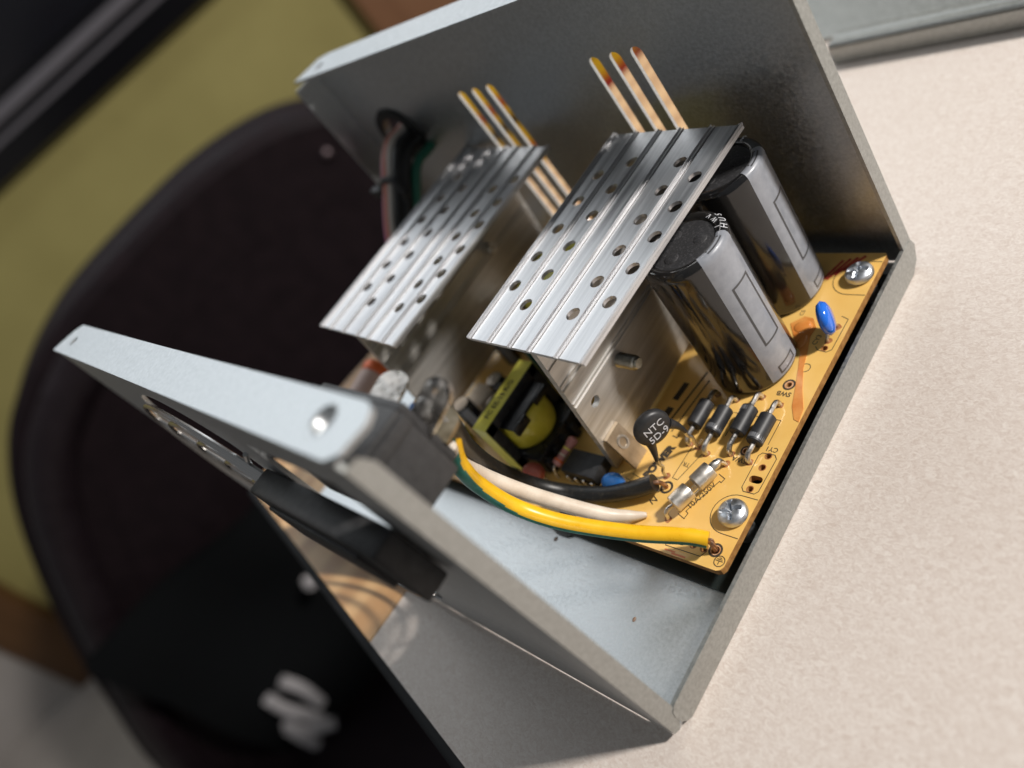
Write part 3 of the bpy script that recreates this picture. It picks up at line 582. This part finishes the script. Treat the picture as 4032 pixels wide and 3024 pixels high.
cl = MB().box((0, 0, 0), (1, 1, 1), 0, xf=lambda p: Vector(vx1(43.2 + p.x * 4.9, 7.85 + p.y * 9.8, 1.55 + (1 - p.y) * 3.4 + p.z * .9))).build('clip_tab', 'clip', hs1)
MB().sheet(circle(45.7, 14.2, 1.45, 16, 1.7), [circle(45.7, 14.2, .95, 16, 1.15)], lambda u, v, w_: Vector(vx1(u, v, 2.47 + (17.65 - v) / 9.8 * 3.4 + w_)), .22).build('clip_emboss', 'alu', hs1)
H2 = [(-104.8, 95.3), (-98.1, 90.4), (-105.0, 87.1), (-98.4, 82.3), (-105.6, 79.1), (-97.8, 74.1), (-105.8, 71.0), (-98.5, 66.3), (-105.8, 62.9), (-98.7, 58.2), (-106.5, 55.1), (-99.2, 50.4), (-77.6, 91.6), (-83.8, 88.9), (-77.6, 83.8), (-83.6, 80.4), (-78.0, 76.2), (-84.0, 72.5), (-78.2, 68.1), (-84.0, 64.5), (-78.5, 60.4), (-84.7, 56.9), (-78.8, 52.4), (-85.2, 49.4)]
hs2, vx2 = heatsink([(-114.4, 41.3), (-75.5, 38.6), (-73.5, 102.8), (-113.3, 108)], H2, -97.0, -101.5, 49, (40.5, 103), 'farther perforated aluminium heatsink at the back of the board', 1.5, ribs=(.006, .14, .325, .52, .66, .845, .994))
MB().lathe([(1.6, 0), (1.6, 3.0), (1.2, 3.4)], Vector(vx2(84, 33, 1.4)), (1, 0, 0), 16).build('screw_end', 'tin', hs2)
# power transistors clamped to the heatsinks
for y_ in (55, 74):
    t_ = MB().box((0, 0, 0), (1, 1, 1), 0, xf=lambda p: Vector(vx2(y_ + p.x * 10, 12 + p.y * 15, -4.05 + p.z * 4))).build('power_transistor', 'black', pcb)
    MB().box((0, 0, 0), (1, 1, 1), 0, xf=lambda p: Vector(vx2(y_ + p.x * 10, 27.1 + p.y * 5, -1.25 + p.z * 1.2))).build('tab', 'tin', t_)

# small parts between the heatsinks
def ecap(x, y, r, h, mtop, mside, lab=None, tilt=(0, 0, 1)):
    o = MB().lathe([(r * .93, 0), (r, .3), (r, h - .4), (r * .9, h)], (x, y, Z + .1), tilt, 24).build('small_capacitor', mside, pcb, label=lab)
    MB().lathe([(r * .88, h + .01), (r * .8, h + .06), (.1, h + .06)], (x, y, Z + .1), tilt, 20).build('end_disc', mtop, o)
    a_ = math.radians(-60); MB().lathe([(r + .02, .5), (r + .02, h - .5)], (x, y, Z + .1), tilt, 8, x0=(1, 0, 0), a0=a_, a1=a_ + .9).build('polarity_stripe', 'stripe', o)
    return o
ecap(-84.5, 43.0, 2.6, 11.5, 'cream_part', 'sleeve', 'small black capacitor with a pale end behind the transformer')
ecap(-84.0, 36.0, 2.0, 7.5, 'tin', 'black'); ecap(-88.5, 39.5, 1.6, 5, 'tin', 'tape'); ecap(-82.5, 53.5, 2.5, 9, 'tin', 'sleeve'); ecap(-77, 47, 2.2, 9, 'tin', 'black')
ecap(-72.5, 63.5, 3.0, 12, 'tin', 'green', 'dark green capacitor beside the heatsink'); ecap(-60.5, 66, 3.2, 13, 'tin', 'sleeve'); ecap(-66, 80, 4, 15, 'tin', 'sleeve'); ecap(-58, 90, 3.2, 12, 'tin', 'sleeve')
MB().box((-79, 56, Z), (-74.5, 61, Z + 8), .8).build('film_capacitor', 'green', pcb)
MB().box((-93, 47, Z), (-86.5, 54, Z + 5), .6).build('pin_header', 'cream_part', pcb)
MB().box((-119.5, 46.0, Z), (-110, 52, Z + 8), 1.2).build('ceramic_block', 'cream_part', pcb)
MB().box((-117, 39, Z), (-108, 44, Z + 4), .6).build('film_capacitor', 'blue2', pcb)
MB().cyl((-118.5, 31, Z + 17), (-121, 43, Z + 17), 3.6, 24, .5).build('choke', 'palepink', pcb, label='pale pink sleeved choke with an orange end')
MB().cyl((-120.7, 42.6, Z + 17.2), (-121.6, 46.2, Z + 17.4), 3.7, 24, .8).build('choke_end', 'orange', pcb)
MB().cyl((-119.5, 37, Z), (-119.5, 37, Z + 14), 2.2, 14).build('choke_post', 'tape', pcb)
# long yellow main transformer hidden behind the near heatsink
mt_ = MB().box((-72, 66, Z + 1), (-56, 88, Z + 3), .3).build('main_transformer', 'black', pcb, label='yellow taped main transformer seen through the heatsink holes')
MB().box((-71, 67, Z + 3), (-55, 87.5, Z + 28), 2.5, seg=3).build('winding', 'tape', mt_)
for q, (cx_, cy_, cr) in enumerate(((-50, 62, 2.2), (-46, 78, 2.0), (-48, 92, 2.4), (-92, 66, 2.2), (-90, 80, 2.4), (-110, 62, 2.6), (-110, 80, 2.8), (-86, 95, 2.4))): ecap(cx_, cy_, cr, 8 + q % 3 * 2, 'tin', ('sleeve', 'black', 'green')[q % 3])
for q in range(26):
    x_ = random.uniform(-118, -42); y_ = random.choice((29.5, 31, 33, 58, 71)) + random.uniform(-.8, .8)
    if -58 < x_ < -36 and y_ > 32.5: continue
    r_ = MB().lathe([(.5, 0), (.95, .3), (.95, 4), (.5, 4.3)], (x_, y_, Z + 1), (1, random.uniform(-.5, .5), 0), 14).build('small_resistor', random.choice(('pink', 'cream_part', 'redbrown', 'diode')), pcb)

# ------------------------------------------------------------------ loose mains wires
o = MB().tube([(-20.5, 18.6, 65.5), (-26.5, 19.6, 57.5), (-36, 21.6, 46.0), (-43.5, 24.4, 32.8), (-47.4, 28.2, 19.8), (-44.0, 31.4, 12.6), (-36.8, 34.0, 10.2), (-29.2, 37.1, 10.2), (-24.0, 40.0, 10.8)], 1.85, 16, 8).build('black_wire', 'rubber')
o = tag(o, 'dusty black insulated wire curving from the mains socket to the board', 'wire')
k_ = MB().tube([(-24.6, 39.6, 10.9), (-23.6, 40.3, 10.6), (-23.2, 40.9, 9.2), (-23.2, 41.0, Z - .1)], .5, 10, 4).build('bare_end', 'copper', o); k_.location = -o.location
yg = lambda n_: 1 if n_.dot(Vector((.10, -.80, -.60))) > .52 else 0
o = MB().tube([(-20.5, 19.9, 66.0), (-24.6, 20.6, 62.6), (-26.4, 19.7, 58.6), (-27.8, 18.3, 55.2), (-29.4, 17.2, 51.6), (-31.0, 16.8, 47.4), (-34.4, 17.6, 40.2), (-34.6, 19.2, 30.2), (-28.6, 21.6, 23.2), (-18.6, 26.4, 16.2), (-9.9, 30.7, 12.2), (-6.4, 31.9, 10.6)], 1.62, 40, 8, mif=yg, radii=[1.0, 1.3] + [1.62] * 10).build('earth_wire', ['yellow_wire', 'green_wire'])
o = tag(o, 'yellow wire with a green stripe running to the earth symbol at the board corner', 'wire')
mb = MB()
for k in range(7):
    a = k * 2 * math.pi / 7; r_ = .38 if k else 0
    mb.tube([(-6.9 + r_ * math.cos(a), 31.7, 10.9 + r_ * math.sin(a)), (-6.0 + r_ * math.cos(a + .5), 31.9 + r_ * math.sin(a + .5), 10.3), (-5.8 + r_ * math.cos(a + 1), 31.6 + r_ * math.sin(a + 1), 9.0), (-6.0 + r_ * .8 * math.cos(a + 1.6), 31.5 + r_ * .8 * math.sin(a + 1.6), Z - .4)], .24, 7, 4)
k_ = mb.build('bare_strands', 'copper', o); k_.location = -o.location
o = MB().tube([(-25.5, 16.8, 56.5), (-32.0, 17.6, 49.5), (-37.6, 19.4, 42.4), (-39.6, 21.4, 34.2), (-37.0, 24.6, 24.2), (-30.4, 29.2, 13.2), (-26.4, 32.0, 9.6), (-23.6, 33.8, 8.4)], 1.6, 16, 8, radii=[1.0, 1.4, 1.6, 1.65, 1.6, 1.55, 1.2, .5]).build('white_wire', 'white_wire')
tag(o, 'cream white wire tapering down to the board between black and yellow wires', 'wire')

# output cable bundle at the exit hole
bun = thing('output_cable_bundle', 'bundle of coloured output wires tied with a black cable tie at the far wall', 'cables', (-130, 88, Z))
for k, (mm, dx, dz, r_) in enumerate((('salmon', -1.0, .3, 1.3), ('greyw', 1.2, .4, 1.0), ('rubber', 3.4, -1.2, 1.7), ('rubber', 5.0, -3.6, 1.7), ('violet', -2.8, -1.2, 1.5), ('redw', -.6, -1.6, 1.1), ('rubber', 2.6, -4.2, 1.7), ('greenw', 5.8, -7.6, 1.5))):
    pts = [(-133 + dx * 1.1, 121, 61 + dz), (-133 + dx, 107.6, 59.5 + dz), (-131.5 + dx, 99, 59.5 + dz), (-130 + dx, 89, 51.5 + dz), (-129 + dx, 79, 41.5 + dz), (-127 + dx * 1.3, 72, 28 + dz), (-121 + dx * 1.4, 68, Z + 1)]
    MB().tube(pts, r_, 12, 5).build('wire', mm, bun)
MB().tube([(-129.2 + 5.2 * math.cos(a * math.pi / 8), 89.2 + 1.3 * math.sin(a * math.pi / 8), 50.4 + 4.6 * math.sin(a * math.pi / 8)) for a in range(17)], 1.0, 8, 2).box((-138.5, 88, 50), (-133, 91, 53.4), .5).build('cable_tie', 'inlet', bun)
MB().lathe([(8.4, -1.2), (6.2, -1.2), (6.2, 1.6), (8.9, 1.6), (9.4, .6), (8.4, -1.2)], (-136, 108.3, 58), (0, -1, 0), 28, cap=False).build('grommet', 'black', bun)

# ------------------------------------------------------------------ case cover lying behind
lid = thing('case_cover', 'flat galvanised steel case cover with a folded ridged rim lying behind the open case', 'metal cover', (20, 250, 0))
LX0, LX1 = -55, 130
MB().sheet([(LX0 - 55, 204), (LX0 - 3, 203), (LX0 + 1, 199.5), (LX1, 199.5), (LX1, 330), (LX0 - 55, 330)], [], lambda u, v, q: (u, v, .3 + q), T).build('cover_panel', 'zinc_dull', lid)
MB().box((LX0 + 1.5, 189.5, .3), (LX1, 191.0, 6.6), .5).box((LX0 + 1.5, 189.5, 5.2), (LX1, 193.2, 6.6), .5).build('outer_rim', 'zinc_dull', lid)
MB().box((LX0, 195.2, .35), (LX1, 199.4, 5.0), .6).build('inner_rim', 'zinc_dull', lid)
MB().box((LX0, 191.3, .3), (LX1, 195.0, 1.2), 0).build('rim_channel', 'zinc', lid)

# ------------------------------------------------------------------ room beyond the table
NV = Vector((-.9207, .3903, 0)); RV = Vector((.3903, .9207, 0))
def rm(r_, d_, z_): return NV * (d_ - 78.6) + RV * r_ + Vector((0, 0, z_))
def rbox(r0, r1, d0, d1, z_0, z_1, bev=0): return MB().box((r0, d0, z_0), (r1, d1, z_1), bev, xf=lambda p: rm(p.x, p.y, p.z))
struct(rbox(-2600, 2200, -1500, 1900, -760, -742).build('floor', 'floor'))
o = rbox(-998, 2000, 1560, 1660, -741.5, 1600).build('painted_wall', 'olive'); tag(o, 'olive green painted wall behind the dark armchair', 'wall')
o = rbox(-1112, -999, 1530, 1650, -741.5, 1400, 4).build('door_casing', 'casing'); tag(o, 'dark brown wooden door casing at the left end of the olive wall', 'door frame')
o = rbox(-2200, -1113, 1545, 1640, -741.5, 1400).build('pale_door', 'pale_door'); tag(o, 'pale grey door left of the dark brown casing', 'door')
o = rbox(262, 900, 1510, 1558, -741.5, 300, 5).build('wooden_cabinet', 'cabinet'); tag(o, 'red brown wooden cabinet front standing against the olive wall', 'cabinet')
# wall-mounted television
tv = thing('television', 'black flat television with a glossy trim along its lower bezel', 'television', tuple(rm(150, 1470, 30)))
rbox(-700, 900, 1528, 1557, 44, 900, 6).build('tv_body', 'tv_black', tv)
rbox(-690, 890, 1522, 1530, 108, 128, 3).build('bezel_trim', 'tv_gloss', tv)
rbox(-690, 890, 1524, 1530, 86, 94, 2).build('bezel_trim', 'tv_gloss', tv)
rbox(-680, 880, 1523, 1530, 140, 880, 2).build('screen', 'screen', tv)
# armchair
chair = thing('armchair', 'dark leather armchair with a rounded back standing beyond the table', 'chair', tuple(rm(-230, 850, -741)))
ol = [(200, -640), (190, -420), (180, -220), (160, -140), (120, -82), (75, -46), (23, -20), (-48, -7), (-123, -7), (-218, -14), (-272, -25), (-325, -44), (-374, -72), (-427, -122), (-480, -193), (-533, -280), (-575, -364), (-627, -480), (-660, -640)]
ol = ol[::-1]
sm = []
for i in range(len(ol) - 1):
    p0, p1, p2, p3 = (Vector(ol[max(i - 1, 0)]), Vector(ol[i]), Vector(ol[i + 1]), Vector(ol[min(i + 2, len(ol) - 1)]))
    for k in range(4):
        q = k / 4; sm.append(tuple(.5 * (2 * p1 + (p2 - p0) * q + (2 * p0 - 5 * p1 + 4 * p2 - p3) * q * q + (3 * p1 - p0 - 3 * p2 + p3) * q ** 3)))
ol = sm + [ol[-1]]
def fillet(shrink):
    c = Vector((-230, -420)); return [tuple(c + (Vector(p) - c) * (1 - shrink / max((Vector(p) - c).length, 1))) for p in ol]
bk = MB(); layers = [(14, 788), (4, 796), (0, 806), (0, 870), (6, 884), (20, 892)]
vs = []; n_ = len(ol)
for sh, dd in layers: vs += [rm(p[0], dd, p[1]) for p in fillet(sh)]
fs = []
for j in range(len(layers) - 1):
    for i in range(n_): fs.append((j * n_ + i, j * n_ + (i + 1) % n_, (j + 1) * n_ + (i + 1) % n_, (j + 1) * n_ + i))
fs.append(list(range(n_))[::-1]); fs.append([(len(layers) - 1) * n_ + i for i in range(n_)])
bk.add(vs, fs).build('backrest', 'leather', chair, angle=18)
inn = fillet(95)
rim = fillet(40)[0:36:3]
MB().tube([rm(p[0], 792, p[1]) for p in rim], 24, 14, 4).build('rim_roll', 'rim_leather', chair)
MB().sheet(inn, [], lambda u, v, q: rm(u, 789 - q, v), 5).build('back_cushion', 'leather', chair)
for r_, z_ in ((38, -70), (-320, -68)): MB().ball(rm(r_, 786, z_), (5, 5, 5), 14, 8).build('back_glint', 'nub', chair)  # added beads in place of glossy highlights on the rounded corners
rbox(-640, 190, 420, 800, -700, -560, 30).build('seat', 'leather', chair)
for r_, d_ in ((-600, 450), (150, 450), (-600, 860), (150, 860)): rbox(r_ - 22, r_ + 22, d_ - 22, d_ + 22, -741, -600, 3).build('leg', 'edging', chair)
# shirt on the chair
sh = thing('black_shirt', 'black shirt with white lettering draped over the chair beside the table edge', 'shirt', tuple(rm(-330, 740, -660)))
mb = MB(); nx, nz = 14, 14; vs = []; fs = []
for i in range(nx + 1):
    for j in range(nz + 1):
        u = -500 + 450 * i / nx; v = -790 + 520 * j / nz; vs.append(rm(u, 742 + 9 * math.sin(i * .9 + j * .35) + 5 * math.sin(j * 1.3), v))
for i in range(nx):
    for j in range(nz): k = i * (nz + 1) + j; fs.append((k, k + nz + 1, k + nz + 2, k + 1))
b0 = len(vs); vs += [p + NV * 12 for p in vs]; fs += [tuple(b0 + q for q in f[::-1]) for f in fs]
mb.add(vs, fs).build('shirt_body', 'cloth', sh, angle=80)
PRINTS = [[(-402, -452), (-398, -480), (-402, -515)], [(-429, -457), (-430, -484), (-425, -508), (-419, -536)], [(-444, -502), (-441, -531), (-415, -554)], [(-449, -510), (-451, -542), (-449, -571)], [(-457, -567), (-436, -576), (-422, -577)], [(-461, -584), (-451, -609), (-437, -624)], [(-459, -614), (-454, -643), (-441, -649)], [(-468, -649), (-458, -676)], [(-286, -372), (-290, -379)]]
for pts in PRINTS:
    MB().tube([rm(a, 724, b) for a, b in pts], 7.5, 10, 4).build('print_stroke', 'cloth_print', sh)

# paper bag on a stool, glimpsed through the slots of the far wall
stool = thing('wooden_stool', 'wooden stool carrying a yellow bag beyond the far wall of the case', 'stool', tuple(rm(360, 1250, -741)))
rbox(200, 540, 1150, 1340, -452, -430, 4).build('seat', 'cabinet', stool)
for r_, d_ in ((230, 1175), (510, 1175), (230, 1315), (510, 1315)): rbox(r_ - 14, r_ + 14, d_ - 14, d_ + 14, -741, -452, 2).build('leg', 'cabinet', stool)
bag = thing('paper_bag', 'yellow bag with red and dark bands seen through the slots of the far wall', 'bag', tuple(rm(360, 1240, -430)))
rbox(220, 520, 1200, 1290, -429.5, -250, 8).build('bag_body', 'pack_y', bag)
for a, b, mm in ((-400, -375, 'pack_r'), (-335, -318, 'leather'), (-300, -285, 'pack_r')): rbox(218, 522, 1198, 1292, a, b).build('printed_band', mm, bag)
for o in BASES:
    if '_base' in o: del o['_base']
